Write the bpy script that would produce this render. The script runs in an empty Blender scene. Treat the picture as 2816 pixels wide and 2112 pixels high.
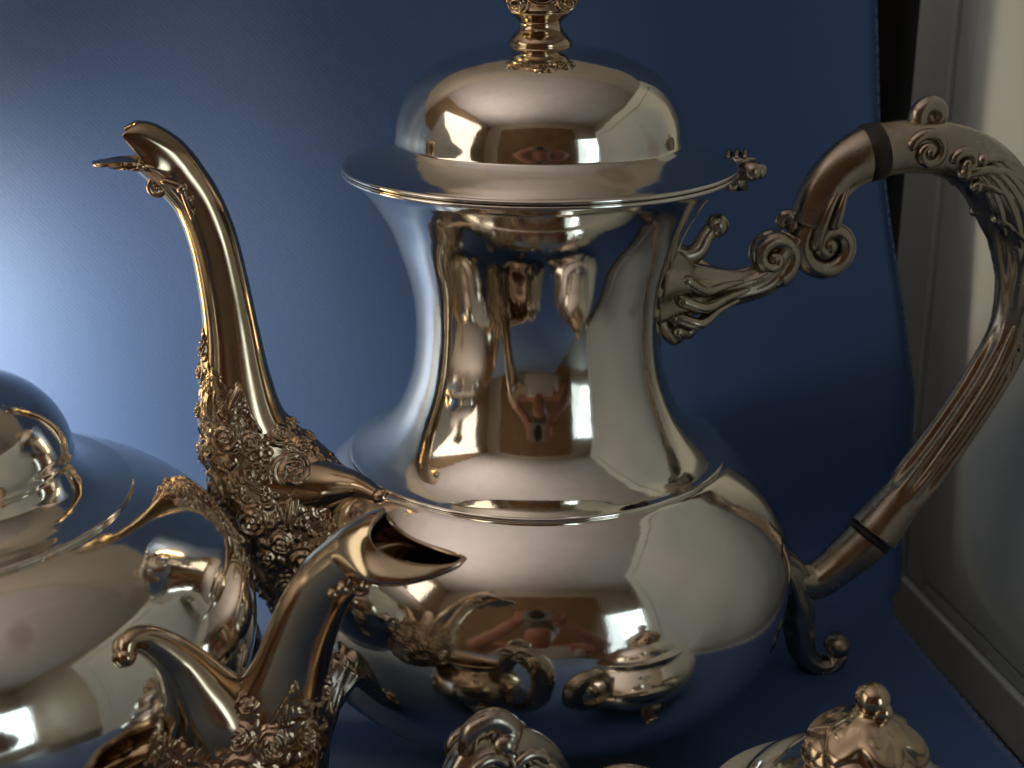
import bpy, math, random
import numpy as np
from mathutils import Vector, Matrix
R = math.radians
S = 0.01                       # everything below is measured in centimetres
scene = bpy.context.scene
col = scene.collection
rng = np.random.default_rng(7)

# ------------------------------------------------------------------ camera
cd = bpy.data.cameras.new('camera'); cam = bpy.data.objects.new('camera', cd); col.objects.link(cam)
cam.location = (-0.0076, -0.394, 0.247); cam.rotation_euler = (R(71.0), 0, 0)
cd.sensor_width = 36; cd.lens = 50; cd.clip_start = 0.01; cd.clip_end = 30
cd.dof.use_dof = True; cd.dof.focus_distance = 0.375; cd.dof.aperture_fstop = 20
scene.camera = cam
# ------------------------------------------------------------------ world, lamps, exposure
w = bpy.data.worlds.new('World'); scene.world = w; w.use_nodes = True
w.node_tree.nodes['Background'].inputs[0].default_value = (0.5, 0.55, 0.6, 1)
w.node_tree.nodes['Background'].inputs[1].default_value = 0.0
def lamp(name, kind, loc, aim, energy, colour, **kw):
    l = bpy.data.lights.new(name, kind); l.energy = energy; l.color = colour
    for k, v in kw.items(): setattr(l, k, v)
    o = bpy.data.objects.new(name, l); col.objects.link(o); o.location = Vector(loc) * S
    o.rotation_euler = (Vector(aim) - Vector(loc)).to_track_quat('-Z', 'Y').to_euler()
    return o
lamp('cloth_fill_light', 'SPOT', (-27, -0.5, 9), (-18.5, 9.7, 7.5), 2.2, (1.0, 0.88, 0.68), shadow_soft_size=0.015, spot_size=R(96), spot_blend=1.0)  # added spot, makes the bright patch on the left of the cloth
lamp('ceiling_fill_light', 'SPOT', (-95, -60, 45), (-80, -40, 165), 45, (1.0, 0.92, 0.88), shadow_soft_size=0.05, spot_size=R(128), spot_blend=0.8)  # added spot aimed upwards, fills the room by way of the ceiling
lamp('side_fill_light', 'AREA', (-163, -50, 55), (0, -5, 10), 7.5, (1.0, 0.90, 0.74), shape='RECTANGLE', size=1.2, size_y=1.3)  # added soft fill from the left, brightens the white panel
lamp('window_light', 'AREA', (122, -169, 35), (20, 0, 10), 5.0, (0.72, 0.90, 1.0), shape='RECTANGLE', size=0.66, size_y=1.0)
scene.view_settings.view_transform = 'Standard'; scene.view_settings.look = 'None'
scene.view_settings.exposure = 0.0; scene.view_settings.gamma = 1.0
scene.cycles.use_denoising = True; scene.cycles.use_adaptive_sampling = True; scene.cycles.adaptive_threshold = 0.03
scene.cycles.max_bounces = 9; scene.cycles.glossy_bounces = 7; scene.cycles.diffuse_bounces = 2
scene.cycles.sample_clamp_indirect = 6.0
scene.cycles.caustics_reflective = False; scene.cycles.caustics_refractive = False

# ------------------------------------------------------------------ materials
def mat(name):
    m = bpy.data.materials.new(name); m.use_nodes = True
    nt = m.node_tree; return m, nt, nt.nodes['Principled BSDF']
def noise(nt, scale, detail=4, rough=0.55, vec=None):
    n = nt.nodes.new('ShaderNodeTexNoise'); n.inputs['Scale'].default_value = scale
    n.inputs['Detail'].default_value = detail; n.inputs['Roughness'].default_value = rough
    if vec: nt.links.new(vec, n.inputs['Vector'])
    return n.outputs['Fac']
def objco(nt, sc=(1, 1, 1)):
    t = nt.nodes.new('ShaderNodeTexCoord'); mp = nt.nodes.new('ShaderNodeMapping')
    mp.inputs['Scale'].default_value = sc; nt.links.new(t.outputs['Object'], mp.inputs['Vector']); return mp.outputs['Vector']
def ramp(nt, fac, stops):
    r = nt.nodes.new('ShaderNodeValToRGB'); e = r.color_ramp.elements
    while len(e) < len(stops): e.new(0.5)
    for k, (p, c) in zip(e, stops):
        k.position = p; k.color = c if len(c) == 4 else (*c, 1)
    nt.links.new(fac, r.inputs['Fac']); return r.outputs['Color']
def bump(nt, fac, strength, dist, bs):
    b = nt.nodes.new('ShaderNodeBump'); b.inputs['Strength'].default_value = strength; b.inputs['Distance'].default_value = dist
    nt.links.new(fac, b.inputs['Height']); nt.links.new(b.outputs['Normal'], bs.inputs['Normal'])

def silver(name, c0, c1, r0, r1, scale=30, wipe=(1, 1, 1)):
    m, nt, b = mat(name); v = objco(nt, wipe)
    b.inputs['Metallic'].default_value = 1.0
    n1 = noise(nt, scale, 6, 0.6, v)
    nt.links.new(ramp(nt, n1, [(0.3, c0), (0.7, c1)]), b.inputs['Base Color'])
    n2 = noise(nt, scale * 3.1, 5, 0.65, v)
    mr = nt.nodes.new('ShaderNodeMapRange'); mr.inputs['From Min'].default_value = 0.3; mr.inputs['From Max'].default_value = 0.75
    mr.inputs['To Min'].default_value = r0; mr.inputs['To Max'].default_value = r1
    nt.links.new(n2, mr.inputs['Value']); nt.links.new(mr.outputs['Result'], b.inputs['Roughness'])
    return m, nt, b
M = {}
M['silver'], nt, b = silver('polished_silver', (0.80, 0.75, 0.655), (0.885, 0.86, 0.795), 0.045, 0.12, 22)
bump(nt, noise(nt, 260, 3, 0.6, objco(nt, (1, 1, 0.25))), 0.012, 0.002, b)
src = b.inputs['Base Color'].links[0].from_socket
mk = nt.nodes.new('ShaderNodeMapRange'); mk.inputs['From Min'].default_value = 0.69; mk.inputs['From Max'].default_value = 0.73; mk.inputs['To Max'].default_value = 0.45
nt.links.new(noise(nt, 40, 2, 0.4, objco(nt)), mk.inputs['Value'])
mc = nt.nodes.new('ShaderNodeMix'); mc.data_type = 'RGBA'; nt.links.new(mk.outputs['Result'], mc.inputs['Factor'])
nt.links.new(src, mc.inputs[6]); mc.inputs[7].default_value = (0.50, 0.34, 0.24, 1); nt.links.new(mc.outputs[2], b.inputs['Base Color'])
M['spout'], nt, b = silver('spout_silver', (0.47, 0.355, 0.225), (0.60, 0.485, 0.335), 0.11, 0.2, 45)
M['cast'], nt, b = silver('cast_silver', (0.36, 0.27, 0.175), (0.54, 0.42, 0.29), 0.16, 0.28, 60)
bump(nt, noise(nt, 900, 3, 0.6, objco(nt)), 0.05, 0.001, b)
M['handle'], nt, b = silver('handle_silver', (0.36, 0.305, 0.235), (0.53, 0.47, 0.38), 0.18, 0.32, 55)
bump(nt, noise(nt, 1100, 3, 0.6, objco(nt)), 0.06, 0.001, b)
M['insul'], nt, b = mat('insulator'); b.inputs['Base Color'].default_value = (0.035, 0.03, 0.028, 1); b.inputs['Roughness'].default_value = 0.5

m, nt, b = mat('blue_satin'); M['cloth'] = m
v = objco(nt)
nt.links.new(ramp(nt, noise(nt, 9, 3, 0.5, v), [(0.35, (0.016, 0.066, 0.25)), (0.65, (0.021, 0.078, 0.29))]), b.inputs['Base Color'])
b.inputs['Roughness'].default_value = 0.66; b.inputs['Specular IOR Level'].default_value = 1.0
b.inputs['Specular Tint'].default_value = (0.76, 0.93, 1, 1); b.inputs['Sheen Weight'].default_value = 0.7; b.inputs['Sheen Roughness'].default_value = 0.5; b.inputs['Sheen Tint'].default_value = (0.6, 0.8, 1, 1)
wv = nt.nodes.new('ShaderNodeTexWave'); wv.inputs['Scale'].default_value = 330; wv.inputs['Distortion'].default_value = 1.2; wv.inputs['Detail'].default_value = 2
wv.bands_direction = 'DIAGONAL'; nt.links.new(v, wv.inputs['Vector'])
mx = nt.nodes.new('ShaderNodeMath'); mx.operation = 'MULTIPLY_ADD'; nt.links.new(wv.outputs['Fac'], mx.inputs[0]); mx.inputs[1].default_value = 0.25; nt.links.new(noise(nt, 900, 3, 0.7, v), mx.inputs[2])
bump(nt, mx.outputs[0], 0.13, 0.0006, b)

def paint(name, c, rough=0.55, var=0.06, scale=6):
    m, nt, b = mat(name)
    lo = tuple(x * (1 - var) for x in c); hi = tuple(min(1, x * (1 + var)) for x in c)
    nt.links.new(ramp(nt, noise(nt, scale, 5, 0.6, objco(nt)), [(0.3, lo), (0.7, hi)]), b.inputs['Base Color'])
    b.inputs['Roughness'].default_value = rough; M[name] = m; return m, nt, b
paint('panel_white', (0.80, 0.91, 0.94), 0.45, 0.04, 12)
paint('ceiling_paint', (0.74, 0.68, 0.66), 0.9); paint('wall_cream', (0.60, 0.53, 0.42), 0.9); paint('wall_tan', (0.42, 0.29, 0.16), 0.9)
paint('wall_brown', (0.24, 0.135, 0.055), 0.7, 0.2); paint('gap_black', (0.012, 0.011, 0.010), 0.9)
paint('carpet', (0.10, 0.085, 0.07), 0.95); paint('desk_wood', (0.07, 0.04, 0.022), 0.5, 0.2)
paint('board_grey', (0.05, 0.05, 0.055), 0.8); paint('black_plastic', (0.012, 0.012, 0.013), 0.35)
paint('lamp_metal', (0.35, 0.26, 0.14), 0.4); paint('white_frame', (0.75, 0.76, 0.74), 0.4)
paint('skin', (0.46, 0.21, 0.14), 0.5); paint('shirt', (0.66, 0.68, 0.70), 0.85); paint('hair', (0.10, 0.075, 0.055), 0.6)
paint('camera_silver', (0.30, 0.30, 0.31), 0.35)
def emit(name, c, s):
    m = bpy.data.materials.new(name); m.use_nodes = True; nt = m.node_tree; nt.nodes.clear()
    e = nt.nodes.new('ShaderNodeEmission'); o = nt.nodes.new('ShaderNodeOutputMaterial')
    e.inputs[0].default_value = (*c, 1); e.inputs[1].default_value = s; nt.links.new(e.outputs[0], o.inputs[0]); M[name] = m
emit('shade_glow', (1.0, 0.70, 0.36), 13.0); emit('daylight', (0.80, 0.95, 1.0), 1.2)

# ------------------------------------------------------------------ mesh helpers
def link(name, verts, faces, material, parent=None, smooth=True):
    me = bpy.data.meshes.new(name)
    me.from_pydata([tuple(v) for v in (np.asarray(verts, float) * S).tolist()], [], faces)
    me.validate(); me.update()
    if smooth: me.polygons.foreach_set('use_smooth', [True] * len(me.polygons))
    me.materials.append(material)
    o = bpy.data.objects.new(name, me); col.objects.link(o)
    if parent is not None: o.parent = parent
    return o
def empty(name, loc, rz=0.0, parent=None):
    o = bpy.data.objects.new(name, None); col.objects.link(o); o.location = Vector(loc) * S; o.rotation_euler = (0, 0, R(rz))
    o.empty_display_size = 0.01
    if parent is not None: o.parent = parent
    return o
def tag(o, label=None, cat=None, group=None, kind=None):
    for k, v in (('label', label), ('category', cat), ('group', group), ('kind', kind)):
        if v: o[k] = v
    return o
def grid(P, wrap=True, cap0=False, cap1=False):
    """P[rows, cols, 3] -> verts, faces; wrap closes the columns"""
    n, m = P.shape[:2]; V = P.reshape(-1, 3).tolist(); F = []
    for i in range(n - 1):
        for j in range(m if wrap else m - 1):
            k = (j + 1) % m
            F.append((i * m + j, i * m + k, (i + 1) * m + k, (i + 1) * m + j))
    if cap0: V.append(P[0].mean(0).tolist()); c = len(V) - 1; F += [((j + 1) % m, j, c) for j in range(m)]
    if cap1: V.append(P[-1].mean(0).tolist()); c = len(V) - 1; F += [((n - 1) * m + j, (n - 1) * m + (j + 1) % m, c) for j in range(m)]
    return V, F
class MB:
    """collects several grids into one mesh"""
    def __init__(s): s.V = []; s.F = []
    def add(s, VF):
        k = len(s.V); s.V += VF[0]; s.F += [tuple(i + k for i in f) for f in VF[1]]; return s
    def build(s, name, material, parent=None, smooth=True): return link(name, s.V, s.F, material, parent, smooth)
def cat(pts, n):
    """Catmull-Rom through the points, n samples spread by chord length"""
    p = np.asarray(pts, float); d = np.r_[0, np.cumsum(np.maximum(1e-6, np.linalg.norm(np.diff(p[:, :min(3, p.shape[1])], axis=0), axis=1)))]
    t = np.linspace(0, d[-1], n); i = np.clip(np.searchsorted(d, t, 'right') - 1, 0, len(p) - 2)
    q = np.vstack([2 * p[0] - p[1], p, 2 * p[-1] - p[-2]]); dd = np.r_[d[0] - (d[1] - d[0]), d, d[-1] + (d[-1] - d[-2])]
    u = ((t - d[i]) / (d[i + 1] - d[i]))[:, None]; h = (d[i + 1] - d[i])[:, None]
    m0 = (q[i + 2] - q[i]) / (dd[i + 2] - dd[i])[:, None] * h; m1 = (q[i + 3] - q[i + 1]) / (dd[i + 3] - dd[i + 1])[:, None] * h
    return (2*u**3 - 3*u**2 + 1) * q[i+1] + (u**3 - 2*u**2 + u) * m0 + (-2*u**3 + 3*u**2) * q[i+2] + (u**3 - u**2) * m1
def lathe(prof, n=160):
    a = np.linspace(0, 2 * math.pi, n, endpoint=False); p = np.asarray(prof, float)
    return np.stack([p[:, :1] * np.cos(a), p[:, :1] * np.sin(a), np.repeat(p[:, 1:2], n, 1)], -1)
def tube(path, rad, n=16, ends=True, sq=1.0):
    """round tube along a 3-D path with a radius per point and rounded ends"""
    p = np.asarray(path, float); r = np.broadcast_to(np.asarray(rad, float), (len(p),)).copy()
    T = np.gradient(p, axis=0); T /= np.linalg.norm(T, axis=1)[:, None]
    up = np.array([0, 0, 1.0]) if abs(T[0][2]) < 0.9 else np.array([1.0, 0, 0])
    N = np.cross(T[0], up); N /= np.linalg.norm(N); Ns = [N]
    for k in range(1, len(p)):
        N = Ns[-1] - T[k] * (Ns[-1] @ T[k]); Ns.append(N / np.linalg.norm(N))
    Ns = np.array(Ns); B = np.cross(T, Ns)
    if ends:
        e = [(0.35, -0.94), (0.75, -0.66)]
        p = np.vstack([[p[0] + T[0] * r[0] * z for _, z in e], p, [p[-1] - T[-1] * r[-1] * z for _, z in e[::-1]]])
        Ns = np.vstack([[Ns[0]] * 2, Ns, [Ns[-1]] * 2]); B = np.vstack([[B[0]] * 2, B, [B[-1]] * 2])
        r = np.r_[[r[0] * f for f, _ in e], r, [r[-1] * f for f, _ in e[::-1]]]
    a = np.linspace(0, 2 * math.pi, n, endpoint=False)
    P = p[:, None] + r[:, None, None] * (np.cos(a)[None, :, None] * Ns[:, None] * sq + np.sin(a)[None, :, None] * B[:, None])
    return grid(P, True, ends, ends)
def ball(c, r, n=18, sc=(1, 1, 1)):
    t = np.linspace(0.08, math.pi - 0.08, n)
    P = lathe(np.stack([np.sin(t), np.cos(t)], -1), n * 2) * r * np.asarray(sc) + np.asarray(c)
    return grid(P[::-1], True, True, True)
def box(c, s):
    x, y, z = np.array(s) / 2; v = [(c[0] + a * x, c[1] + b * y, c[2] + d * z) for a in (-1, 1) for b in (-1, 1) for d in (-1, 1)]
    return v, [(0, 1, 3, 2), (4, 6, 7, 5), (0, 4, 5, 1), (2, 3, 7, 6), (0, 2, 6, 4), (1, 5, 7, 3)]
def spiral(c, r0, turns, a0, sgn=1, y=0.0, t0=0.2, t1=0.1, dome=0.0, n=70, eye=1.0):
    """a volute in the x-z plane: starts at radius r0 and winds inwards to an eye"""
    k = np.linspace(0, 1, n); a = a0 + sgn * k * turns * 2 * math.pi; r = r0 * (1 - k) ** 0.8 + 0.12 * r0
    path = np.stack([c[0] + r * np.cos(a), np.full(n, y) + np.sign(y if y else 1) * dome * k, c[1] + r * np.sin(a)], -1)
    mb = MB(); mb.add(tube(path, t0 + (t1 - t0) * k, 12))
    if eye: mb.add(ball((c[0], y + np.sign(y if y else 1) * dome, c[1]), r0 * 0.3 * eye, 10))
    return mb

# ------------------------------------------------------------------ the setting
def struct(name, mb, m, smooth=False): return tag(mb.build(name, M[m] if isinstance(m, str) else m, None, smooth), kind='structure')
TABLE = 0.5                                       # top of the cloth
struct('desk', MB().add(box((-15, -16, -5.5), (120, 80, 4))), 'desk_wood')
pl = [(-55, -54), (12.4, -54), (14.6, -10), (13.7, -3.6), (12.2, 5.2), (12.2, 8.2), (-55, 8.2)]
nb = len(pl)
struct('board', MB().add(([(x, y, z) for z in (-3.5, 0.35) for x, y in pl],
       [tuple(range(nb))[::-1], tuple(range(nb, 2 * nb))] + [(i, (i + 1) % nb, nb + (i + 1) % nb, nb + i) for i in range(nb)])), 'board_grey')
# the blue satin: over the board, swept up into a backdrop whose right edge bows outwards
prof = cat([(-54, 0.5), (-30, 0.5), (-10, 0.5), (0, 0.5), (4, 0.52), (6.6, 0.9), (8.3, 2.3), (9.2, 4.6), (9.6, 8), (9.7, 12), (9.7, 17), (9.6, 22), (9.5, 26), (9.4, 29)], 200)
ez = np.array([0.9, 1.6, 5.3, 7.9, 10.5, 13.8, 17, 21.5, 30, 42]); ex = np.array([13.2, 13.5, 13.8, 13.7, 13.15, 12.4, 11.8, 11.3, 10.4, 9.6])
ey = np.array([-60, -10, -3.6, 5.46, 7.6]); eyx = np.array([12.9, 14.9, 14.25, 12.75, 13.1])
rows = []
for y, z in prof:
    xr = np.interp(y, ey, eyx) if z < 0.9 else np.interp(z, ez, ex)
    u = np.linspace(0, 1, 160) ** 0.8
    x = -60 + (xr + 60) * u
    k = np.clip((z - 0.6) / 6, 0, 1)
    yy = y - k * (0.9 * np.clip((x - 6) / 7, 0, 1) ** 2 + 6.0 * np.clip((-x - 22) / 30, 0, 1) ** 2) + k * 0.10 * np.sin(x * 0.55 + z * 0.12)
    rows.append(np.stack([x, yy, z + (1 - k) * 0.02 * np.sin(x * 0.9 + y * 0.6)], -1))
P = np.array(rows)
cloth = link('backdrop_cloth', *grid(P, False), M['cloth'])
tag(cloth, 'dark blue satin cloth spread under the silver and hung up behind it', 'cloth')
sm = cloth.modifiers.new('t', 'SOLIDIFY'); sm.thickness = 0.0008; sm.offset = -1
hem = P[:, -1] + np.array([-0.08, -0.05, 0.04])
mb = MB()
d = np.r_[0, np.cumsum(np.linalg.norm(np.diff(hem, axis=0), axis=1))]
for s in np.arange(40, d[-1], 0.42):
    q = [np.array([np.interp(s + e, d, hem[:, c]) for c in range(3)]) for e in (0, 0.1, 0.2)]
    q[1] = q[1] + np.array([0.05, -0.04, 0.02]); mb.add(tube(q, 0.022, 6))
mb.build('hem_stitching', M['cloth'], cloth)

# white panelled board standing on the right, lower than the cloth-covered board
a = np.array([14.42, 15.35]); bdir = np.array([16.75 - 14.86, 2.33 - 12.86]); bdir = bdir / np.linalg.norm(bdir); bn = np.array([bdir[1], -bdir[0]])
pan = empty('panelled_board', (a[0], a[1], -3.5), math.degrees(math.atan2(bdir[1], bdir[0])))
tag(pan, 'white painted panelled board standing upright to the right of the blue cloth', 'panel')
LEN, HT = 40.0, 36.0                              # local x along the board, local y to its back (bn is the visible side)
side = 1 if (-bdir[1] * bn[0] + bdir[0] * bn[1]) > 0 else -1
def slab(x0, x1, z0, z1, y0, y1): return box(((x0 + x1) / 2, side * (y0 + y1) / 2, (z0 + z1) / 2), (x1 - x0, abs(y1 - y0), z1 - z0))
o = MB().add(slab(0.3, LEN - 0.3, 0.3, HT - 0.3, -0.5, -1.6)).build('core', M['panel_white'], pan, False)
for nm, q in (('stile', (0, 2.9, 0, HT)), ('stile', (LEN - 2.9, LEN, 0, HT)), ('rail', (2.9, LEN - 2.9, 0, 2.1)), ('rail', (2.9, LEN - 2.9, HT - 3, HT))):
    o = MB().add(slab(*q, 0, -1.9)).build(nm, M['panel_white'], pan, False)
    bv = o.modifiers.new('b', 'BEVEL'); bv.width = 0.0012; bv.segments = 3
# moulding inside the frame and a raised field
for nm, q in (('moulding', (2.9, 4.5, 2.1, HT - 3)), ('moulding', (LEN - 4.5, LEN - 2.9, 2.1, HT - 3)), ('moulding', (4.5, LEN - 4.5, 2.1, 2.9)), ('moulding', (4.5, LEN - 4.5, HT - 3.9, HT - 3))):
    o = MB().add(slab(*q, -0.18, -0.8)).build(nm, M['panel_white'], pan, False)
    bv = o.modifiers.new('b', 'BEVEL'); bv.width = 0.0022; bv.segments = 3
o = MB().add(slab(4.5, LEN - 4.5, 2.9, HT - 3.9, -0.1, -0.8)).build('field', M['panel_white'], pan, False)
bv = o.modifiers.new('b', 'BEVEL'); bv.width = 0.001; bv.segments = 2

# the room that the silver mirrors, with some added light props
def wall(name, c, s, m): return struct(name, MB().add(box(c, s)), m)
wall('ceiling', (0, -40, 168), (340, 280, 6), 'ceiling_paint'); wall('floor', (0, -40, -78), (340, 280, 6), 'carpet')
wall('wall_left', (-168, -40, 45), (6, 280, 240), 'wall_tan'); wall('wall_right', (168, -40, 45), (6, 280, 240), 'wall_cream')
wall('wall_back', (0, 68, 45), (330, 6, 240), 'wall_cream'); wall('dark_gap_sheet', (-18, 19, 12.5), (76, 2, 32), 'gap_black'); wall('wall_front', (0, -175, 45), (330, 6, 240), 'wall_cream')  # black sheet added behind the cloth so the gap at its right stays dark
wr = empty('wardrobe', (-10, -168, -75)); tag(wr, 'plain brown wardrobe against the far wall, mirrored in the silver', 'wardrobe')
MB().add(box((0, 0, 106), (190, 7, 212))).build('carcass', M['wall_brown'], wr, False)
for x in (-48, 48): MB().add(box((x, 4.2, 106), (94, 2, 206))).build('door', M['wall_brown'], wr, False)
win = empty('window', (124, -171.5, 35)); tag(win, 'bright daylit window in the brown wall, mirrored in the silver', 'window')
MB().add(box((0, 0.0, 0), (66, 0.6, 100))).build('pane', M['daylight'], win, False)
for x in (-34, 34): MB().add(box((x, 0.5, 0), (4, 3, 108))).build('frame', M['white_frame'], win, False)
for z in (-52, 52): MB().add(box((0, 0.6, z), (64, 3, 4))).build('frame', M['white_frame'], win, False)
sw = empty('side_fill_frame', (-164.6, -50, 55)); tag(sw, 'framed pane added at the left wall around the fill light, itself unseen', 'window')  # added prop round the side fill, no window known here
MB().add(box((0.2, 0, 0), (0.6, 118, 128))).build('pane', M['white_frame'], sw, False)
for y in (-62, 62): MB().add(box((1, y, 0), (3, 4, 136))).build('frame', M['white_frame'], sw, False)
for z in (-66, 66): MB().add(box((1.1, 0, z), (3, 120, 4))).build('frame', M['white_frame'], sw, False)
rl = empty('cloth_fill_lamp', (-38, -8.0, 0.55)); tag(rl, 'small brass lamp added out of frame at the left to brighten the cloth', 'lamp')  # added prop that houses the cloth fill spot
MB().add(grid(lathe([(4.5, 0), (4.5, .8), (4, 1.2), (0.8, 1.8)], 48), True, True, True)).build('base', M['lamp_metal'], rl)
MB().add(tube(cat([(0, 0, 1.5), (0, 0, 5), (1, 0, 9), (4, 2, 11.4), (9, 4.8, 9.4)], 40), 0.45)).build('arm', M['lamp_metal'], rl)
o = MB().add(grid(lathe([(0.8, -4.4), (1.4, -4.0), (2.3, -1.4), (2.6, -0.4)], 48))).build('shade', M['lamp_metal'], rl)
o.location = Vector((11, 7.5, 8.5)) * S; o.rotation_euler = Vector((0, 0, 1)).rotation_difference(Vector((8.5, 10.2, 0.5)).normalized()).to_euler()
tl_ = empty('table_lamp', (-35.5, 1.0, 0.55)); tag(tl_, 'table lamp with a warm glowing shade close beside the cloth on the left', 'lamp')
MB().add(grid(lathe(cat([(3.2, 0), (3.2, .4), (1.3, 0.9), (0.8, 1.5), (0.6, 2.2), (0.4, 3.2)], 60), 48), True, True, True)).build('stem', M['lamp_metal'], tl_)
MB().add(grid(lathe(cat([(5.0, 2.0), (4.7, 5), (4.1, 9), (3.3, 14)], 20), 64))).build('shade', M['shade_glow'], tl_)

# ------------------------------------------------------------------ parts of the silver
def relief(s, th, rad, length, feats):
    """height of chased ornament at arc length s and angle th"""
    h = np.zeros_like(s)
    for (s0, t0, Rr, kind, ph) in feats:
        i0, i1 = np.searchsorted(s[:, 0], (s0 - Rr, s0 + Rr))
        if i1 <= i0: continue
        ds = s[i0:i1] - s0; dt = (th[i0:i1] - t0 + math.pi) % (2 * math.pi) - math.pi; dw = dt * rad[i0:i1]
        d = np.hypot(ds, dw) / Rr; msk = d < 1; hs = h[i0:i1]
        if not msk.any(): continue
        dm = d[msk]; an = np.arctan2(dw[msk], ds[msk])
        if kind == 0:      # rose: rolled rings of petals round a bead
            ring = 0.5 + 0.5 * np.cos(2 * math.pi * (2.4 * dm) + 1.0 * an + ph)
            hh = (1 - dm ** 2) ** 0.5 * (0.35 + 0.65 * ring) * (1 + 0.18 * np.cos(5 * an + ph))
        elif kind == 1:    # bead or berry
            hh = 0.55 * np.sqrt(1 - dm ** 2)
        else:              # curled leaf with a midrib
            aa = np.cos(an - ph) * dm; bb = np.sin(an - ph) * dm
            hh = np.clip(1 - (aa ** 2 + (bb * 2.1 + 0.5 * aa * aa) ** 2), 0, 1) ** 0.5 * (0.55 + 0.3 * np.cos(bb * 14 + 3 * aa))
        hs[msk] = np.maximum(hs[msk], hh * min(1, Rr / 0.4 + 0.25))
    return h
def make_spout(parent, trace, lip, hood, send_out, send_in, seed, yscale=0.9, lipwide=1.0, notch=0.42):
    """trace: (radial, z, half width) from the notch of the beak down to the base; the spout runs along local -x"""
    c = cat(trace, 120); C = np.stack([-c[:, 0], np.zeros(120), c[:, 1]], -1); hw = c[:, 2]
    T = np.gradient(C, axis=0); T /= np.linalg.norm(T, axis=1)[:, None]
    N = np.stack([T[:, 2], np.zeros(120), -T[:, 0]], -1)
    if N[0][0] > 0: N = -N                          # N points to the outer (lip) side
    B = np.array([0, 1.0, 0])
    n = 64; a = np.linspace(0, 2 * math.pi, n, endpoint=False); ca, sa = np.cos(a), np.sin(a)
    # a soft crease runs along the inner side, as on a cast spout
    rr = 1 + 0.05 * np.cos(2 * a) - 0.02 * np.cos(4 * a)
    P = C[:, None] + hw[:, None, None] * rr[None, :, None] * (ca[None, :, None] * N[:, None] + (yscale * sa)[None, :, None] * B)
    ext = []
    k = np.linspace(0, 1, 26)[1:]
    L = cat([(0, 0)] + lip, 26)[1:]; H = cat([(0, 0)] + hood, 26)[1:]
    ss = lambda x, a_, b_: (lambda q: q * q * (3 - 2 * q))(np.clip((x - a_) / (b_ - a_), 0, 1))
    fl = ss(ca, -0.75, 0.35) if notch < 0.6 else ss(ca, -0.45, 0.2); amp = 1 - notch * np.abs(sa) ** 2.2; wl = fl * amp; wh = (1 - fl) * amp
    if notch > 0.6: wl = ss(ca, -0.25, 0.55) * (1 - 0.25 * np.abs(sa) ** 2); wh = ss(-ca, -0.30, 0.35)
    for i in range(25):
        off = np.stack([-(wl * L[i, 0] + wh * H[i, 0]), (0.6 * math.sin(k[i] * 2.2) - 0.6 * k[i] ** 4) * hw[0] * sa * wl * lipwide + 0.10 * k[i] * hw[0] * sa * wh, wl * L[i, 1] + wh * H[i, 1]], -1)
        ext.append(P[0] + off)
    G = np.vstack([np.array(ext)[::-1], P])
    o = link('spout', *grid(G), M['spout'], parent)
    sd = o.modifiers.new('t', 'SOLIDIFY'); sd.thickness = 0.0011; sd.offset = -1
    # chased roses on the lower half
    s = np.r_[0, np.cumsum(np.linalg.norm(np.diff(C, axis=0), axis=1))]; Lt = s[-1]
    rg = np.random.default_rng(seed); feats = []
    sm = np.linspace(0, Lt, 420); nth = 360; th = np.linspace(0, 2 * math.pi, nth, endpoint=False)
    hwm = np.interp(sm, s, hw)
    big = []
    for k_ in range(1500):
        s0 = rg.uniform(send_out, Lt); t0 = rg.uniform(-math.pi, math.pi); r0 = np.interp(s0, s, hw)
        Rr = rg.uniform(0.30, 0.52) * min(1.15, 0.55 + r0 * 0.42)
        if all(math.hypot(s0 - b[0], (((t0 - b[1] + math.pi) % (2 * math.pi)) - math.pi) * r0) > (Rr + b[2]) * 0.86 for b in big):
            big.append((s0, t0, Rr)); feats.append((s0, t0, Rr, 0 if rg.random() < 0.6 else 2, rg.uniform(0, 6.28)))
        if len(big) > 130: break
    for k_ in range(1500):
        s0 = rg.uniform(send_out - 0.2, Lt); t0 = rg.uniform(-math.pi, math.pi)
        feats.append((s0, t0, rg.uniform(0.09, 0.19), 1 if rg.random() < 0.6 else 2, rg.uniform(0, 6.28)))
    SS, TT = np.meshgrid(sm, th, indexing='ij'); RR = np.repeat(hwm[:, None], nth, 1)
    h = relief(SS, TT, RR, Lt, feats)
    edge = send_out + (send_in - send_out) * (0.5 - 0.5 * np.cos(TT)) + 0.35 * np.sin(TT * 5) + 0.2 * np.sin(TT * 9 + 1)
    m = np.clip((SS - edge) / 0.35, 0, 1)
    disp = -0.09 * (1 - m) + m * (0.0 + 0.165 * h * (0.62 + 0.38 * np.clip(RR, 0, 1.4)))
    Cm = np.stack([np.interp(sm, s, C[:, q]) for q in range(3)], -1); Nm = np.stack([np.interp(sm, s, N[:, q]) for q in range(3)], -1)
    c2, s2 = np.cos(th), np.sin(th); rr2 = 1 + 0.05 * np.cos(2 * th) - 0.02 * np.cos(4 * th)
    rad = RR * rr2[None] + disp
    G2 = Cm[:, None] + rad[..., None] * (c2[None, :, None] * Nm[:, None] + (yscale * s2)[None, :, None] * B)
    i0 = int(np.searchsorted(sm, send_out - 0.8)); G2 = G2[i0:]
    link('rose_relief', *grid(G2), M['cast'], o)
    return o, C, N, hw
def smooth_part(name, pts, n, material, parent, seg=160, **kw):
    return link(name, *grid(lathe(cat(pts, n), seg), True, kw.get('c0', False), kw.get('c1', False)), material, parent)
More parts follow.
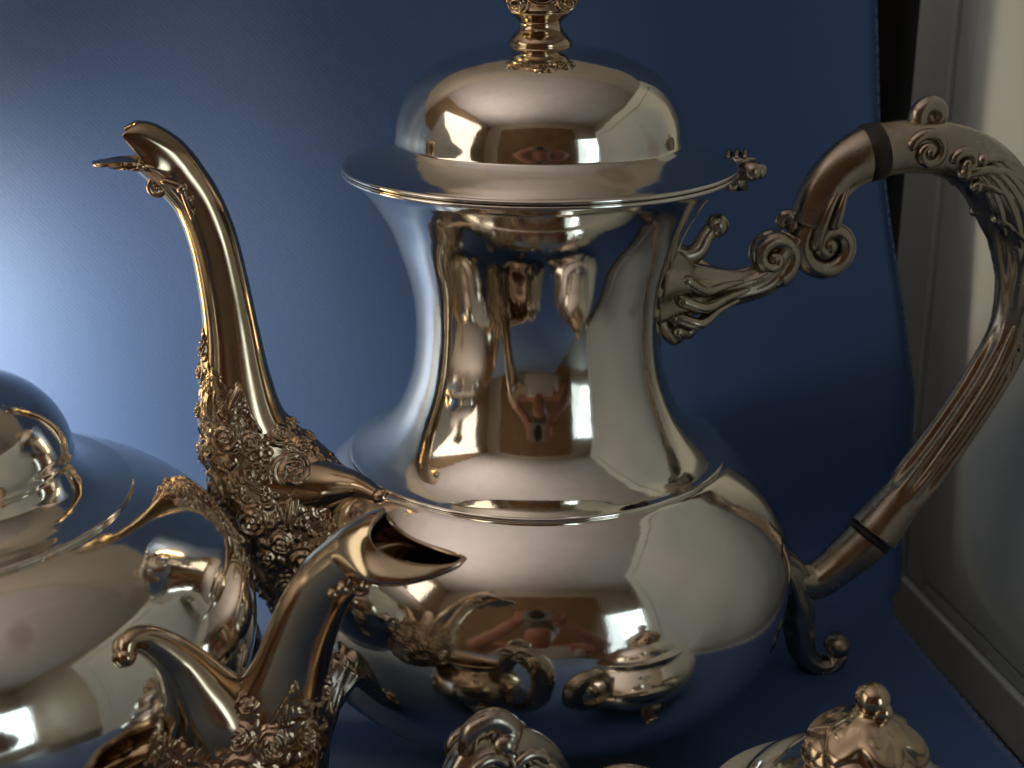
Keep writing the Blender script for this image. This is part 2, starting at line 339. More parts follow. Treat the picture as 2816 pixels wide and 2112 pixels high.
def leaf_tube(path, rad, ridges, depth, n=48, rows=120, flat=1.0, twist=0.0, bev=None):
    """thick tapering arm with acanthus ridges; path rows are (x, y, z)"""
    p = cat(np.c_[np.asarray(path, float), np.asarray(rad, float)], rows); C = p[:, :3]; r = p[:, 3]
    T = np.gradient(C, axis=0); T /= np.linalg.norm(T, axis=1)[:, None]
    B = np.array([0, 1.0, 0]); N = np.cross(B, T); N /= np.linalg.norm(N, axis=1)[:, None]
    a = np.linspace(0, 2 * math.pi, n, endpoint=False); k = np.linspace(0, 1, rows)
    A, K = np.meshgrid(a, k)
    rid = depth(K, A) if callable(depth) else depth * np.cos(ridges * A + twist * K)
    rr = r[:, None] * (1 + rid)
    P = C[:, None] + rr[..., None] * (np.cos(a)[None, :, None] * N[:, None] + flat * np.sin(a)[None, :, None] * B)
    return grid(P, True, True, True)
def make_foot(parent, az, pts=None, k=1.0, z0=0.0):
    e = empty('leg', (0, 0, 0), az, parent)
    f = [(7.55, 4.9), (8.25, 4.2), (8.62, 3.2), (8.75, 2.2), (8.95, 1.3), (9.4, 0.72), (9.95, 0.62), (10.35, 1.0)] if pts is None else pts
    p = [(x, 0, z - 0.5) for x, z in f]; rd = np.linspace(0.62, 0.28, len(p)) * k
    dep = lambda K, A: 0.10 * np.cos(5 * A) * (1 - K) + 0.05 * np.cos(9 * A + 20 * K)
    mb = MB().add(leaf_tube(p, rd, 5, dep, 40, 70, 1.15)); mb.add(ball((p[-1][0] - 0.2, 0, p[-1][2] + 0.32), 0.42 * k, 14, (1, 1.25, 1)))
    for yy in (-1, 1): mb.add(tube(cat([(p[0][0] - 0.1, yy * 0.2, p[0][2] + 0.3), (p[1][0] - 0.1, yy * 0.55, p[1][2]), (p[3][0], yy * 0.35, p[3][2]), (p[5][0], yy * 0.2, p[5][2])], 30), np.linspace(0.2, 0.08, 30), 10))
    o = mb.build('leg', M['handle'], parent); o.rotation_euler = (0, 0, R(az)); bpy.data.objects.remove(e)
    return o
def rosebud(c, r, seed=3):
    """rose finial: a ball of overlapping rolled petals"""
    t = np.linspace(0.03, math.pi - 0.25, 120); a = np.linspace(0, 2 * math.pi, 220, endpoint=False)
    Tt, A = np.meshgrid(t, a, indexing='ij')
    D = np.stack([np.sin(Tt) * np.cos(A), np.sin(Tt) * np.sin(A), np.cos(Tt)], -1)
    h = np.zeros(Tt.shape)
    rg = np.random.default_rng(seed)
    for d0, w_ in [((0.05, -1, 0.12), 0.62), ((-0.95, -0.35, 0.15), 0.55), ((0.95, -0.3, 0.2), 0.55), ((0.5, 0.9, 0.1), 0.6), ((-0.5, 0.9, 0.1), 0.6), ((0, 0, 1), 0.5), ((-0.55, -0.75, -0.35), 0.3), ((0.6, -0.7, -0.3), 0.3)]:
        d0 = np.array(d0, float); d0 /= np.linalg.norm(d0)
        u_ = np.cross(d0, (0, 0, 1.0)) if abs(d0[2]) < 0.9 else np.array([1.0, 0, 0]); u_ /= np.linalg.norm(u_); v_ = np.cross(d0, u_)
        dd = np.arccos(np.clip(D @ d0, -1, 1)) / w_; an = np.arctan2(D @ v_, D @ u_); ph = rg.uniform(0, 6)
        ring = 0.5 + 0.5 * np.cos(2 * math.pi * 2.1 * dd + an + ph)
        hh = np.where(dd < 1, np.sqrt(np.clip(1 - dd ** 2, 0, 1)) * (0.25 + 0.75 * ring), 0)
        h = np.maximum(h, hh)
    P = np.asarray(c) + D * (r * (0.80 + 0.24 * h))[..., None]
    return grid(P[::-1], True, True, True)

# ------------------------------------------------------------------ coffee pot
Z = TABLE
def prof(pts): return [(r, z - Z) for r, z in pts]
pot = empty('coffee_pot', (0, 0, Z), 12)
tag(pot, 'tall silver coffee pot with domed lid, ornate spout and scrolled handle', 'coffee pot')
sup = lambda t, c, n=2.5: (7.62 * abs(math.cos(t)) ** (2 / n), 5.65 + c * math.copysign(abs(math.sin(t)) ** (2 / n), t))
bulb = [(1.2, 0.86), (2.4, 0.88)] + [sup(t, 4.8) for t in np.linspace(-1.3, -0.06, 26)] + [(7.62, 5.65)] + \
       [(7.62 * math.cos(t), 5.65 + 5.2 * math.sin(t)) for t in np.linspace(0.06, 0.745, 16)] + [(5.45, 9.23), (5.3, 9.24)]
body = smooth_part('body', prof(bulb), 150, M['silver'], pot, 200, c0=True)
neck = [(5.42, 9.16), (5.50, 9.20), (5.55, 9.25), (5.53, 9.31), (5.44, 9.34), (5.25, 9.41), (4.9, 9.62), (4.48, 10.0), (4.12, 10.48), (3.86, 11.05), (3.66, 11.7), (3.55, 12.5), (3.54, 13.3), (3.63, 14.1), (3.85, 14.95), (4.2, 15.9), (4.66, 16.68), (5.08, 17.2), (5.32, 17.42), (5.38, 17.46)]
smooth_part('neck', prof(neck), 170, M['silver'], pot, 200)
smooth_part('rim', prof([(5.30, 17.40), (5.42, 17.42), (5.48, 17.48), (5.46, 17.54), (5.36, 17.56)]), 16, M['silver'], pot, 200)
lid = link('lid', *grid(lathe(np.vstack([cat(prof([(5.2, 17.45), (5.44, 17.46), (5.49, 17.51), (5.46, 17.56), (5.3, 17.60), (4.9, 17.72), (4.5, 17.88), (4.2, 18.04), (4.06, 18.14)]), 60),
           cat(prof([(4.02, 18.17), (4.0, 18.3), (3.97, 18.6), (3.86, 19.0), (3.64, 19.45), (3.3, 19.87), (2.82, 20.22), (2.2, 20.48), (1.5, 20.66), (0.7, 20.75), (0.1, 20.77)]), 90)]), 200), True, False, True), M['silver'], pot)
lid.location.z = 0.12 * S
fin = smooth_part('finial', prof([(0.05, 20.70), (0.84, 20.70), (0.88, 20.76), (0.84, 20.88), (0.74, 21.0), (0.62, 21.12), (0.57, 21.26), (0.62, 21.38), (0.76, 21.50), (0.86, 21.62), (0.5, 21.8)]), 70, M['spout'], lid, 72)
rb = MB().add(rosebud((0, 0, 22.28 - Z), 1.3)).build('rosebud', M['spout'], lid)
rb.rotation_euler = (0, 0, R(-12))
# hinge at the back of the lid
hg = MB().add(tube([(6.0, -0.75, 17.30 - Z), (6.0, 0.75, 17.30 - Z)], 0.30, 14))
hg.add(box((5.75, 0, 17.55 - Z), (0.75, 1.25, 0.16))).add(box((5.72, 0, 16.95 - Z), (0.55, 1.0, 0.5)))
for k in range(3): hg.add(tube(cat([(5.35 + 0.25 * k, -0.5, 17.66 - Z), (5.5 + 0.25 * k, -0.1, 17.8 - Z), (5.75 + 0.25 * k, 0.35, 17.66 - Z)], 14), 0.07, 8))
hg.add(ball((6.2, -0.75, 17.3 - Z), 0.24, 10)).build('hinge', M['handle'], pot)
# spout
tr = [(9.86, 17.77, 0.64), (9.37, 16.98, 0.60), (9.04, 15.96, 0.61), (8.84, 14.73, 0.64), (8.71, 13.37, 0.71), (8.65, 11.96, 0.88), (8.55, 10.7, 1.10), (8.27, 9.66, 1.34), (7.75, 8.6, 1.65), (7.2, 7.5, 1.85), (6.6, 6.2, 1.85), (6.1, 5.0, 1.7)]
tr = [(r, z - Z, h * 1.05) for r, z, h in tr]
sp, C, N, hw = make_spout(pot, tr, [(0.55, 0.52), (1.0, 0.62), (1.52, 0.60)], [(0.33, 0.42), (0.75, 0.76), (1.12, 0.95), (1.45, 1.0)], 4.6, 7.6, 11, 0.9, 0.7, 0.85)
for yy in (-1, 1):
    mb = spiral((-10.33, 17.42 - Z), 0.22, 1.3, 2.2, 1, yy * 0.34, 0.085, 0.05)
    mb.add(tube(cat([(-10.15, yy * 0.5, 17.62 - Z), (-9.75, yy * 0.62, 17.45 - Z), (-9.62, yy * 0.63, 17.05 - Z), (-9.5, yy * 0.60, 16.6 - Z)], 24), np.linspace(0.12, 0.06, 24), 8))
    for q in ((-9.72, 17.42, .15), (-9.55, 17.12, .13), (-9.52, 16.8, .11)): mb.add(ball((q[0], yy * 0.6, q[1] - Z), q[2], 9))
    mb.build('lip_scroll', M['cast'], sp)
def body_arm(parent, path, rad, name='leaf_arm'):
    mb = MB().add(tube(cat(path, 50), np.interp(np.linspace(0, 1, 50), np.linspace(0, 1, len(rad)), rad), 18))
    p = np.array(path[-1]); mb.add(ball(p, rad[-1] * 1.25, 12)); return mb.build(name, M['spout'], parent)
for yy in (-1,):
    body_arm(sp, [(-7.9, yy * 0.3, 8.9 - Z), (-7.0, yy * 0.6, 8.75 - Z), (-6.2, yy * 1.0, 8.85 - Z), (-5.5, yy * 1.7, 9.05 - Z), (-5.0, yy * 2.6, 9.1 - Z)], [1.1, 0.95, 0.66, 0.36, 0.20])
# handle: bracket on the neck, volutes, arched grip with insulating rings, socket
lf = lambda K, A: 0.07 * np.cos(7 * A + 3 * K) + 0.05 * np.cos(4 * A - 14 * K)
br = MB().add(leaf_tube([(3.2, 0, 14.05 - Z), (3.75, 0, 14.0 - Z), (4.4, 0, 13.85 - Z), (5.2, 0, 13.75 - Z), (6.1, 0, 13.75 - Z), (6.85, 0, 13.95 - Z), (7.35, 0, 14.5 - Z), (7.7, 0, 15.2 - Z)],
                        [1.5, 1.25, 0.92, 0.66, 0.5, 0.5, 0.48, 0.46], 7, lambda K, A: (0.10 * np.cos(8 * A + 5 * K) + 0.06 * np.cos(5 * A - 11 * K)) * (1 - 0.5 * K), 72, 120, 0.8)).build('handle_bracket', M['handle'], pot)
def curl(c, r0, turns, a0, sgn, y, t0, t1, parent, name='scroll', dome=0.1, eye=1.0): return spiral(c, r0, turns, a0, sgn, y, t0, t1, dome, 80, eye).build(name, M['handle'], parent)
mb = MB().add(tube(cat([(3.35, 0, 14.6 - Z), (3.75, 0, 14.9 - Z), (4.35, 0, 14.75 - Z), (4.75, 0, 14.9 - Z), (5.0, 0, 15.35 - Z), (5.22, 0, 15.62 - Z)], 40), np.linspace(0.36, 0.24, 40), 14))
mb.add(ball((5.3, 0, 15.62 - Z), 0.36, 14)).add(tube(cat([(3.55, 0, 15.9 - Z), (3.6, -.2, 15.2 - Z), (3.75, -.4, 14.2 - Z), (3.7, -.2, 13.0 - Z), (4.1, 0, 12.4 - Z)], 30), np.linspace(.2, .34, 30), 12)).add(ball((4.45, 0, 12.55 - Z), 0.36, 14)).build('leaf', M['handle'], br)
for yy in (-1, 1):
    for j, (x0, z0, x1, z1) in enumerate(((4.0, 13.1, 5.9, 13.45), (4.1, 13.6, 6.2, 13.75), (4.2, 14.2, 6.0, 14.0), (4.0, 12.7, 5.0, 13.2))):
        MB().add(tube(cat([(x0, yy * 0.75, z0 - Z), ((x0 * 2 + x1) / 3, yy * (0.86 - 0.1 * j), (z0 * 2 + z1) / 3 - 0.28 - Z), ((x0 + 2 * x1) / 3, yy * 0.58, (z0 + 2 * z1) / 3 - 0.12 - Z), (x1, yy * 0.42, z1 - Z)], 26), np.linspace(0.20, 0.07, 26), 10)).build('leaf', M['handle'], br)
curl((7.02, 14.62 - Z), 0.62, 1.25, -1.2, 1, -0.16, 0.30, 0.16, br)
curl((7.02, 14.62 - Z), 0.62, 1.25, -1.2, 1, 0.16, 0.30, 0.16, br)
grip = [(8.15, 15.5, 0.62), (8.46, 16.35, 0.68), (8.98, 17.05, 0.72), (9.7, 17.5, 0.80), (10.35, 17.66, 0.80), (11.2, 17.7, 0.78), (12.3, 17.58, 0.80), (13.45, 17.05, 0.86), (14.4, 15.98, 0.92), (15.0, 14.7, 0.82), (15.28, 13.2, 0.74), (15.14, 11.75, 0.68), (14.52, 10.3, 0.65), (13.70, 8.88, 0.65), (12.76, 7.47, 0.67), (11.8, 6.2, 0.74), (11.1, 5.3, 0.88)]
def gdep(K, A):
    ac = np.exp(-((K - 0.44) / 0.12) ** 2)           # acanthus on the shoulder
    fl = np.clip((K - 0.60) / 0.08, 0, 1) * np.clip((0.93 - K) / 0.05, 0, 1)
    return ac * (0.07 * np.cos(6 * A + 16 * K) + 0.05 * np.cos(11 * A - 30 * K)) + fl * 0.12 * np.cos(9 * A) + 0.03 * np.cos(5 * A + 12 * K) * np.exp(-((K - 0.05) / 0.07) ** 2)
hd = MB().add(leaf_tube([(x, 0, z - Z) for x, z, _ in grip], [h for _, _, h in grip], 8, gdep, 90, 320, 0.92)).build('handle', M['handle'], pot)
def ring(parent, c, ax, r, t, name='insulator_ring'):
    ax = np.asarray(ax, float); ax /= np.linalg.norm(ax)
    prf = [(r * .8, -t), (r * 1.02, -t), (r * 1.06, -t * .7), (r * 1.06, t * .7), (r * 1.02, t), (r * .8, t)]
    P = lathe(prf, 48); e1 = np.cross((0, 1.0, 0), ax); e2 = np.array([0, 0.94, 0])
    return link(name, *grid(np.asarray(c) + P[..., :1] * e1 + P[..., 1:2] * e2 + P[..., 2:] * ax), M['insul'], parent)
ring(hd, (9.98, 0, 17.58 - Z), (0.97, 0, 0.2), 0.80, 0.27)
ring(hd, (10.98, 0, 5.17 - Z), (-0.65, 0, -0.76), 0.74, 0.12)
for yy in (-1, 1):
    curl((8.75, 14.88 - Z), 0.80, 1.45, 2.1, 1, yy * 0.12, 0.33, 0.20, hd, eye=1.1)
    MB().add(tube(cat([(8.75, yy * .55, 16.6 - Z), (8.5, yy * .6, 16.1 - Z), (8.3, yy * .55, 15.5 - Z), (8.25, yy * .4, 15.0 - Z)], 24), np.linspace(.1, .22, 24), 10)).build('leaf', M['handle'], hd)
    MB().add(tube(cat([(9.05, yy * .5, 16.7 - Z), (8.85, yy * .6, 16.1 - Z), (8.75, yy * .5, 15.6 - Z)], 24), np.linspace(.08, .18, 24), 10)).build('leaf', M['handle'], hd)
    curl((11.4, 17.66 - Z), 0.50, 1.35, 2.8, -1, yy * 0.64, 0.18, 0.12, hd, dome=0.18, eye=1.0)
    curl((12.60, 17.30 - Z), 0.34, 0.8, 2.8, -1, yy * 0.70, 0.18, 0.15, hd, dome=0.12, eye=1.4)
    gp = cat(grip, 320); gt = np.gradient(gp[:, :2], axis=0); gt /= np.linalg.norm(gt, axis=1)[:, None]; gn = np.stack([-gt[:, 1], gt[:, 0]], -1)
    for j in range(5):                                # acanthus fingers over the shoulder
        ii = np.linspace(100, 165 - 9 * abs(j - 1), 34).astype(int); k = np.linspace(0, 1, 34); off = (0.75 - 0.36 * j) * (0.55 + 0.45 * k)
        path = np.stack([gp[ii, 0] + gn[ii, 0] * off * gp[ii, 2], yy * 0.93 * gp[ii, 2] * np.sqrt(1 - off ** 2), gp[ii, 1] + gn[ii, 1] * off * gp[ii, 2] - Z], -1)
        MB().add(tube(path, 0.09 + 0.15 * np.sin(k * 2.9), 10)).build('leaf', M['handle'], hd)
    for i0, i1, o0, o1, rr_ in ((92, 128, -0.55, 0.62, 0.16), (104, 150, -0.7, 0.45, 0.15), (96, 118, 0.1, 0.75, 0.13), (128, 172, -0.75, 0.2, 0.13)):   # curling leaf lobes
        ii = np.linspace(i0, i1, 34).astype(int); k = np.linspace(0, 1, 34); off = o0 + (o1 - o0) * np.sin(k * math.pi / 2)
        path = np.stack([gp[ii, 0] + gn[ii, 0] * off * gp[ii, 2], yy * 0.95 * gp[ii, 2] * np.sqrt(1 - off ** 2) + yy * 0.05, gp[ii, 1] + gn[ii, 1] * off * gp[ii, 2] - Z], -1)
        MB().add(tube(path, rr_ * (1.15 - 0.75 * k), 10)).add(ball(path[0], rr_ * 1.5, 10)).build('leaf', M['handle'], hd)
    for j in range(9):                                # husk drop down the outside of the grip
        t = j / 8; c = cat([(15.1, 14.2), (15.3, 13.0), (15.2, 11.8), (14.75, 10.6)], 9)[j]
        MB().add(ball((c[0] + 0.1, yy * 0.56, c[1] - Z), 0.22 - 0.08 * t, 8, (1, 0.7, 1.2))).build('husk', M['handle'], hd)
    for off in (-0.26, 0.06):                         # long flutes down the grip
        pc = cat([(15.15, 12.0), (14.6, 10.5), (13.8, 9.05), (12.95, 7.75), (12.3, 6.85)], 40)
        nn = np.stack([-np.gradient(pc[:, 1]), np.gradient(pc[:, 0])], -1); nn /= np.linalg.norm(nn, axis=1)[:, None]
        MB().add(tube(np.stack([pc[:, 0] + nn[:, 0] * off, np.full(40, yy * 0.54), pc[:, 1] + nn[:, 1] * off - Z], -1), 0.15 * np.sin(np.linspace(0.5, 2.7, 40)), 10)).build('flute', M['handle'], hd)
curl((11.78, 18.55 - Z), 0.42, 0.95, 3.6, -1, 0.0001, 0.30, 0.2, hd, eye=1.2)
curl((7.42, 15.62 - Z), 0.24, 0.9, -0.6, 1, 0.0001, 0.2, 0.14, hd, eye=1.2)
MB().add(leaf_tube([(10.95, 0, 5.1 - Z), (10.45, 0, 4.65 - Z), (9.85, 0, 4.15 - Z), (9.15, 0, 3.75 - Z), (8.3, 0, 3.9 - Z), (7.2, 0, 4.3 - Z)], [0.76, 0.72, 0.66, 0.62, 0.6, 0.6], 6, lambda K, A: 0.05 * np.cos(6 * A) * K, 48, 60, 0.95)).build('handle_socket', M['handle'], pot)
for az in (0, 118, 212): make_foot(pot, az)

# ------------------------------------------------------------------ teapot on the left
tp = empty('teapot', (-15.1, -8.05, Z), 162)
tag(tp, 'squat silver teapot cut off by the left edge, its spout pointing right', 'teapot')
bl_ = [(1.5, 2.2), (3.4, 2.3)] + [(7.9 * math.cos(t), 7.4 + 5.2 * math.sin(t)) for t in np.linspace(-1.1, 0, 14)] + [(7.86, 8.0), (7.65, 8.8), (7.2, 9.6), (6.5, 10.25), (5.8, 10.66), (5.2, 10.86), (4.95, 10.9)]
smooth_part('body', prof(bl_), 150, M['silver'], tp, 200, c0=True)
smooth_part('neck', prof([(4.95, 10.78), (5.08, 10.86), (5.12, 10.93), (5.08, 11.0), (4.95, 11.02), (4.55, 11.08), (4.15, 11.22), (3.85, 11.48), (3.72, 11.75), (3.72, 11.85)]), 70, M['silver'], tp, 200)
tl = smooth_part('lid', prof([(3.6, 11.84), (3.76, 11.86), (3.80, 11.92), (3.77, 12.0), (3.74, 12.25), (3.62, 12.6), (3.42, 12.95), (3.1, 13.3), (2.7, 13.56), (2.2, 13.76), (1.5, 13.92), (0.8, 14.0), (0.1, 14.02)]), 100, M['silver'], tp, 160, c1=True)
smooth_part('finial', prof([(0.05, 13.95), (0.86, 13.97), (0.84, 14.1), (0.6, 14.35), (0.54, 14.55), (0.7, 14.8), (0.4, 15.0)]), 40, M['spout'], tl, 48)
MB().add(rosebud((0, 0, 15.7 - Z), 1.15, 5)).build('rosebud', M['spout'], tl)
tt = [(11.45, 11.16, 0.64), (10.85, 10.52, 0.67), (10.42, 9.75, 0.71), (10.07, 8.89, 0.76), (9.80, 8.07, 0.86), (9.52, 7.3, 1.06), (9.16, 6.55, 1.38), (8.6, 5.9, 1.75), (7.9, 5.3, 1.95), (7.0, 4.9, 1.8), (6.2, 4.8, 1.5)]
ts, C, N, hw = make_spout(tp, [(r, z - Z, h) for r, z, h in tt], [(0.45, 0.15), (1.2, 0.30), (2.0, 0.62), (2.15, 0.80)], [(0.40, 0.36), (0.85, 0.63), (1.22, 0.79)], 3.2, 4.3, 23, 1.0, 2.1)
for yy in (-1, 1):
    mb = spiral((-11.75, 10.72 - Z), 0.2, 1.2, 2.2, 1, yy * 0.42, 0.085, 0.05)
    for q in ((-11.5, 10.72, .16), (-11.25, 10.55, .14), (-12.0, 10.86, .12)): mb.add(ball((q[0], yy * 0.6, q[1] - Z), q[2], 9))
    mb.build('lip_scroll', M['cast'], ts)
    if yy > 0: body_arm(ts, [(-8.2, 0.1, 5.6 - Z), (-8.3, 0.5, 6.7 - Z), (-8.0, 0.85, 7.8 - Z), (-7.68, 1.2, 8.7 - Z), (-7.3, 1.7, 9.38 - Z), (-7.12, 2.15, 9.52 - Z), (-7.14, 2.35, 9.25 - Z)], [1.45, 1.15, 0.92, 0.66, 0.45, 0.31, 0.18])
MB().add(leaf_tube([(4.0, 0, 11.2 - Z), (6.5, 0, 12.2 - Z), (9.5, 0, 13.0 - Z), (12.0, 0, 11.5 - Z), (12.4, 0, 9.0 - Z), (10.5, 0, 6.8 - Z), (7.3, 0, 5.8 - Z)], [0.5, 0.55, 0.7, 0.8, 0.75, 0.65, 0.6], 6, 0.05, 48, 120)).build('handle', M['handle'], tp)
for az in (60, 150, 240, 330): make_foot(tp, az, [(7.4, 5.2), (8.2, 4.8), (8.7, 3.6), (8.8, 2.4), (9.0, 1.3), (9.45, 0.8), (9.95, 0.75), (10.35, 1.0)])

# ------------------------------------------------------------------ creamer in the middle of the foreground
cr = empty('creamer', (-4.35, -13.0, Z), 24)
tag(cr, 'silver creamer at the bottom centre, only its scrolled handle showing in the frame', 'creamer')
pr = cat(prof([(0.4, 0.9), (1.8, 0.95), (2.8, 1.5), (3.2, 2.4), (3.0, 3.3), (2.4, 3.9), (2.15, 4.2), (2.25, 4.5), (2.45, 4.75)]), 60)
a = np.linspace(0, 2 * math.pi, 96, endpoint=False); k = np.clip((pr[:, 1] - 2.6) / 2.0, 0, 1)
lipw = np.exp(-(((a - math.pi) / 0.55) ** 2))
rr = pr[:, :1] + (k ** 1.5)[:, None] * (1.7 * lipw)[None]
zz = pr[:, 1:2] + (k ** 1.5)[:, None] * (0.7 * lipw + 0.1 * np.exp(-(np.minimum(a, 2 * math.pi - a) / 0.6) ** 2))[None]
cb = link('body', *grid(np.stack([rr * np.cos(a), rr * np.sin(a) * (1 - 0.18 * k[:, None] * lipw), zz], -1), True, True), M['spout'], cr)
sd = cb.modifiers.new('t', 'SOLIDIFY'); sd.thickness = 0.0011; sd.offset = -1
rimp = np.stack([rr[-1] * np.cos(a), rr[-1] * np.sin(a) * (1 - 0.18 * lipw), zz[-1]], -1)
MB().add(tube(np.vstack([rimp, rimp[:2]]), 0.1, 10, False)).build('rim', M['spout'], cr)
ch = MB().add(leaf_tube([(1.9, 0, 6.4 - Z), (2.1, 0, 7.4 - Z), (2.55, 0, 8.1 - Z), (3.3, 0, 8.05 - Z), (4.0, 0, 7.2 - Z), (4.1, 0, 5.6 - Z), (3.5, 0, 4.2 - Z), (2.7, 0, 3.6 - Z)], [0.4, 0.52, 0.62, 0.66, 0.6, 0.5, 0.42, 0.4], 6, lambda K, A: 0.05 * np.cos(7 * A + 6 * K), 56, 140, 0.95)).build('handle', M['handle'], cr)
for yy in (-1, 1):
    spiral((2.45, 8.12 - Z), 0.40, 1.3, 0.5, 1, yy * 0.56, 0.13, 0.09, 0.14).build('scroll', M['handle'], ch)
    spiral((3.35, 8.02 - Z), 0.40, 1.3, 0.5, 1, yy * 0.60, 0.13, 0.09, 0.14).build('scroll', M['handle'], ch)
    for j in range(6):
        t = 0.20 * j; dz = 0.05 * j * j
        MB().add(tube(cat([(2.75 + t, yy * 0.35, 8.72 - dz - Z), (3.0 + t, yy * 0.66, 8.35 - dz - Z), (2.95 + t, yy * 0.70, 7.85 - dz - Z)], 16), 0.06, 8)).build('gadroon', M['handle'], ch)
tb = MB().add(tube(cat([(2.2, -0.1, 8.55 - Z), (2.3, -0.15, 9.0 - Z), (2.75, -0.2, 9.18 - Z), (3.1, -0.25, 8.9 - Z), (2.95, -0.3, 8.6 - Z)], 40), np.linspace(0.2, 0.27, 40), 14)).add(ball((2.95, -.3, 8.62 - Z), .3, 12)).build('thumb_piece', M['handle'], cr)
for o in (ch, tb): o.scale = (1.1, 1.1, 1.1); o.location = Vector((0.35, 0.0, -2.75)) * S
for az in (40, 140, 220, 320): make_foot(cr, az, [(2.5, 2.0), (2.9, 1.8), (3.1, 1.5), (3.2, 1.2), (3.4, 0.85), (3.65, 0.72), (3.85, 0.75), (4.0, 0.9)], 0.55)

# ------------------------------------------------------------------ sugar bowl at the lower right
sb = empty('sugar_bowl', (6.95, -11.9, Z), -20)
tag(sb, 'covered silver sugar bowl at the bottom right, only its lid and leafy finial showing', 'sugar bowl')
smooth_part('body', prof([(0.6, 0.9), (2.6, 0.95), (3.8, 1.5), (4.4, 2.4), (4.2, 3.3), (3.55, 3.9), (3.2, 4.2), (3.2, 4.45), (3.3, 4.6)]), 90, M['silver'], sb, 140, c0=True)
sl = smooth_part('lid', prof([(3.2, 4.62), (3.36, 4.66), (3.36, 4.74), (3.1, 4.81), (2.85, 4.88), (2.68, 4.98), (2.55, 5.25), (2.3, 5.6), (1.9, 5.90), (1.35, 6.10), (0.7, 6.20), (0.1, 6.22)]), 90, M['silver'], sb, 140, c1=True)
fb = cat([(1.0, 8.25), (1.15, 8.5), (1.1, 8.8), (0.88, 9.12), (0.55, 9.38), (0.32, 9.5), (0.27, 9.6)], 60)
a = np.linspace(0, 2 * math.pi, 160, endpoint=False); K, A = np.meshgrid(np.linspace(0, 1, 60), a, indexing='ij')
mod = 1 + (0.12 * np.abs(np.sin(3 * A + 3 * K)) + 0.07 * np.cos(K * 12 + 1.5 * np.cos(6 * A))) * np.sin(np.clip(K * 3.3, 0, math.pi))
Pf = np.stack([fb[:, :1] * mod * np.cos(A), fb[:, :1] * mod * np.sin(A), np.repeat(fb[:, 1:2] - Z, 160, 1)], -1)
sf = link('finial', *grid(Pf, True, True, True), M['spout'], sl)
mb = MB().add(ball((0.05, 0, 9.82 - Z), 0.37, 16, (1.0, 1, 0.95))).add(ball((0.28, -0.1, 9.62 - Z), 0.22, 12)).build('knob', M['spout'], sf)
for j in range(6):
    t = j * 2 * math.pi / 6 + 0.3
    MB().add(ball((0.86 * math.cos(t), 0.86 * math.sin(t), 8.55 - Z), 0.5, 14, (1, 1, 0.8))).build('petal', M['spout'], sf)
    MB().add(ball((0.60 * math.cos(t + .5), 0.60 * math.sin(t + .5), 9.0 - Z), 0.36, 14, (1, 1, 0.9))).build('petal', M['spout'], sf)
sf.scale = (1.05, 1.05, 1.1); sf.location = Vector((0.2, 0.1, -2.9)) * S
for sx in (-1, 1):
    MB().add(leaf_tube([(sx * 3.9, 0, 4.0 - Z), (sx * 4.8, 0, 4.5 - Z), (sx * 5.7, 0, 4.2 - Z), (sx * 5.9, 0, 3.4 - Z), (sx * 5.3, 0, 2.6 - Z), (sx * 4.4, 0, 2.2 - Z)], [0.35, 0.42, 0.5, 0.45, 0.38, 0.32], 6, 0.05, 40, 90)).build('handle', M['handle'], sb)
for az in (45, 135, 225, 315): make_foot(sb, az, [(3.9, 2.0), (4.3, 1.8), (4.5, 1.5), (4.6, 1.1), (4.7, 0.85), (4.9, 0.7), (5.1, 0.7), (5.25, 0.8)], 0.5)

# ------------------------------------------------------------------ the photographer, seen only as a reflection
def skin(name, joints, edges, rad, m, parent=None, sub=2):
    me = bpy.data.meshes.new(name); me.from_pydata([tuple(c * S for c in p) for p in joints], edges, []); me.materials.append(M[m])
    o = bpy.data.objects.new(name, me); col.objects.link(o)
    if parent: o.parent = parent
    md = o.modifiers.new('skin', 'SKIN'); md.use_smooth_shade = True
    for v, r in zip(me.skin_vertices[0].data, rad): v.radius = (r[0] * S, r[1] * S) if isinstance(r, tuple) else (r * S, r * S)
    me.skin_vertices[0].data[0].use_root = True
    sb_ = o.modifiers.new('sub', 'SUBSURF'); sb_.levels = sb_.render_levels = sub
    return o
J = [(0, -76, -34), (0, -74, -14), (0, -69, 3), (0, -66, 9), (0, -62, 13), (0, -60, 19), (0, -60.5, 25)]
r_ = [(13, 10), (12, 9), (14, 9.5), 5.2, 5.5, (7.2, 8.6), (6.5, 7.5)]; E_ = [(i, i + 1) for i in range(6)]
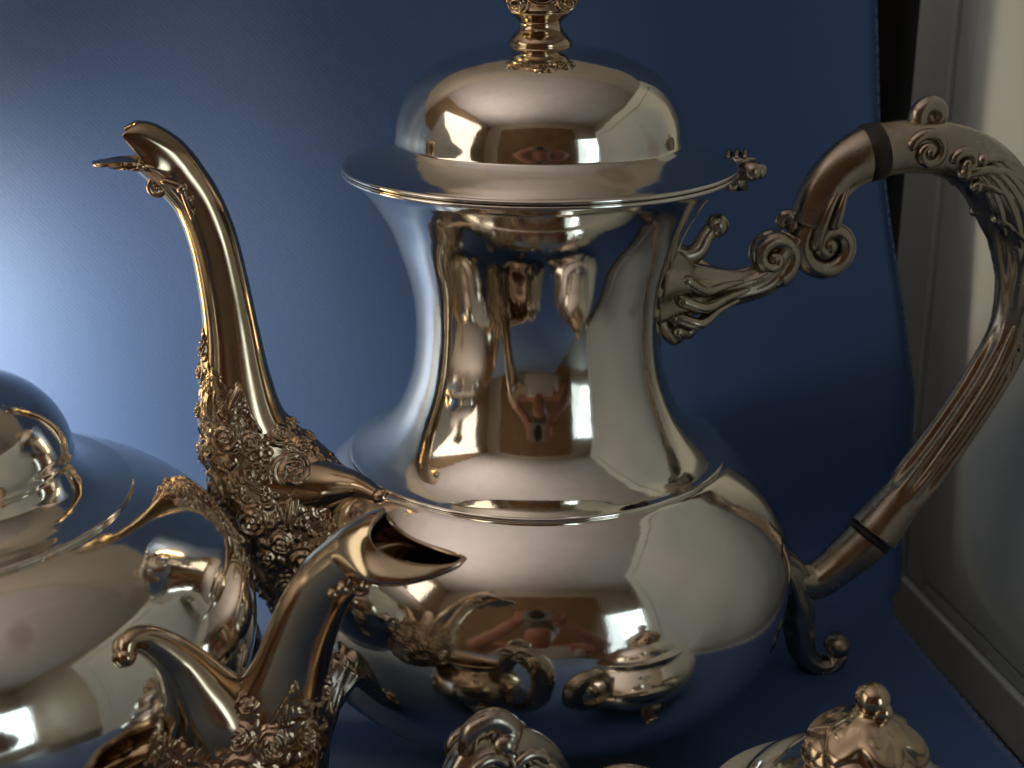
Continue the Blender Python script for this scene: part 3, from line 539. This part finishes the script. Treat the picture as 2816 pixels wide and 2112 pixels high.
for sx in (-1, 1):
    k = len(J)
    J += [(sx * 17, -68, 7), (sx * 27, -55, 6), (sx * 13, -48.5, 17), (sx * 9.4, -46.5, 21)]; r_ += [6, 4.3, 3.0, (3.0, 2.0)]
    E_ += [(2, k), (k, k + 1), (k + 1, k + 2), (k + 2, k + 3)]
    for f in range(4):
        q = len(J); z = 26.6 - 1.5 * f; e = 0.6 * abs(f - 1.5)
        J += [(sx * 7.2, -45, z - 1.0), (sx * 6.6, -42.6, z), (sx * (4.0 + e), -41.6, z + 0.2)]; r_ += [0.95, 0.85, 0.7]
        E_ += [(k + 3, q), (q, q + 1), (q + 1, q + 2)]
    q = len(J); J += [(sx * 6.5, -46.5, 21.5), (sx * 4.5, -46, 22.3)]; r_ += [1.0, 0.9]; E_ += [(k + 3, q), (q, q + 1)]
    q = len(J); J += [(sx * 9, -76, -40), (sx * 12, -66, -69), (sx * 12, -96, -70), (sx * 12, -108, -71)]; r_ += [9, 6.5, 4.5, 3.5]
    E_ += [(0, q), (q, q + 1), (q + 1, q + 2), (q + 2, q + 3)]
person = skin('person', J, E_, r_, 'skin')
tag(person, 'person in a white shirt holding up a camera, mirrored in the coffee pot', 'person')
skin('shirt', [(0, -76, -32), (0, -74, -14), (0, -69, 3), (0, -66.5, 8), (-17, -68, 5), (-22, -61, 2), (17, -68, 5), (22, -61, 2)], [(0, 1), (1, 2), (2, 3), (2, 4), (4, 5), (2, 6), (6, 7)],
     [(14, 11), (13, 10), (15, 10.5), 6.2, 7.2, 6.2, 7.2, 6.2], 'shirt', person)
skin('trousers', [(0, -76, -36), (-9, -76, -41), (-12, -66, -68), (-12, -95, -70), (9, -76, -41), (12, -66, -68), (12, -95, -70)], [(0, 1), (1, 2), (2, 3), (0, 4), (4, 5), (5, 6)], [(14, 11), 10, 7.3, 5.3, 10, 7.3, 5.3], 'black_plastic', person)
MB().add(ball((0, -62.6, 23), 9.0, 20, (0.92, 1.0, 1.02))).build('hair', M['hair'], person)
cm = empty('camera_body', (-0.76, -42.6, 24.9)); tag(cm, 'compact silver camera held up in both hands, mirrored in the coffee pot', 'camera')
o = MB().add(box((0, 0, 0), (9.6, 2.4, 5.8))).build('case', M['camera_silver'], cm, False); bv = o.modifiers.new('b', 'BEVEL'); bv.width = 0.006; bv.segments = 4
MB().add(grid(lathe([(0.3, 2.0), (1.6, 2.05), (2.2, 2.3), (2.3, 1.2), (2.6, 1.1), (2.6, 0.0)], 48), True, True, True)).build('lens', M['black_plastic'], cm).rotation_euler = (R(-90), 0, 0)
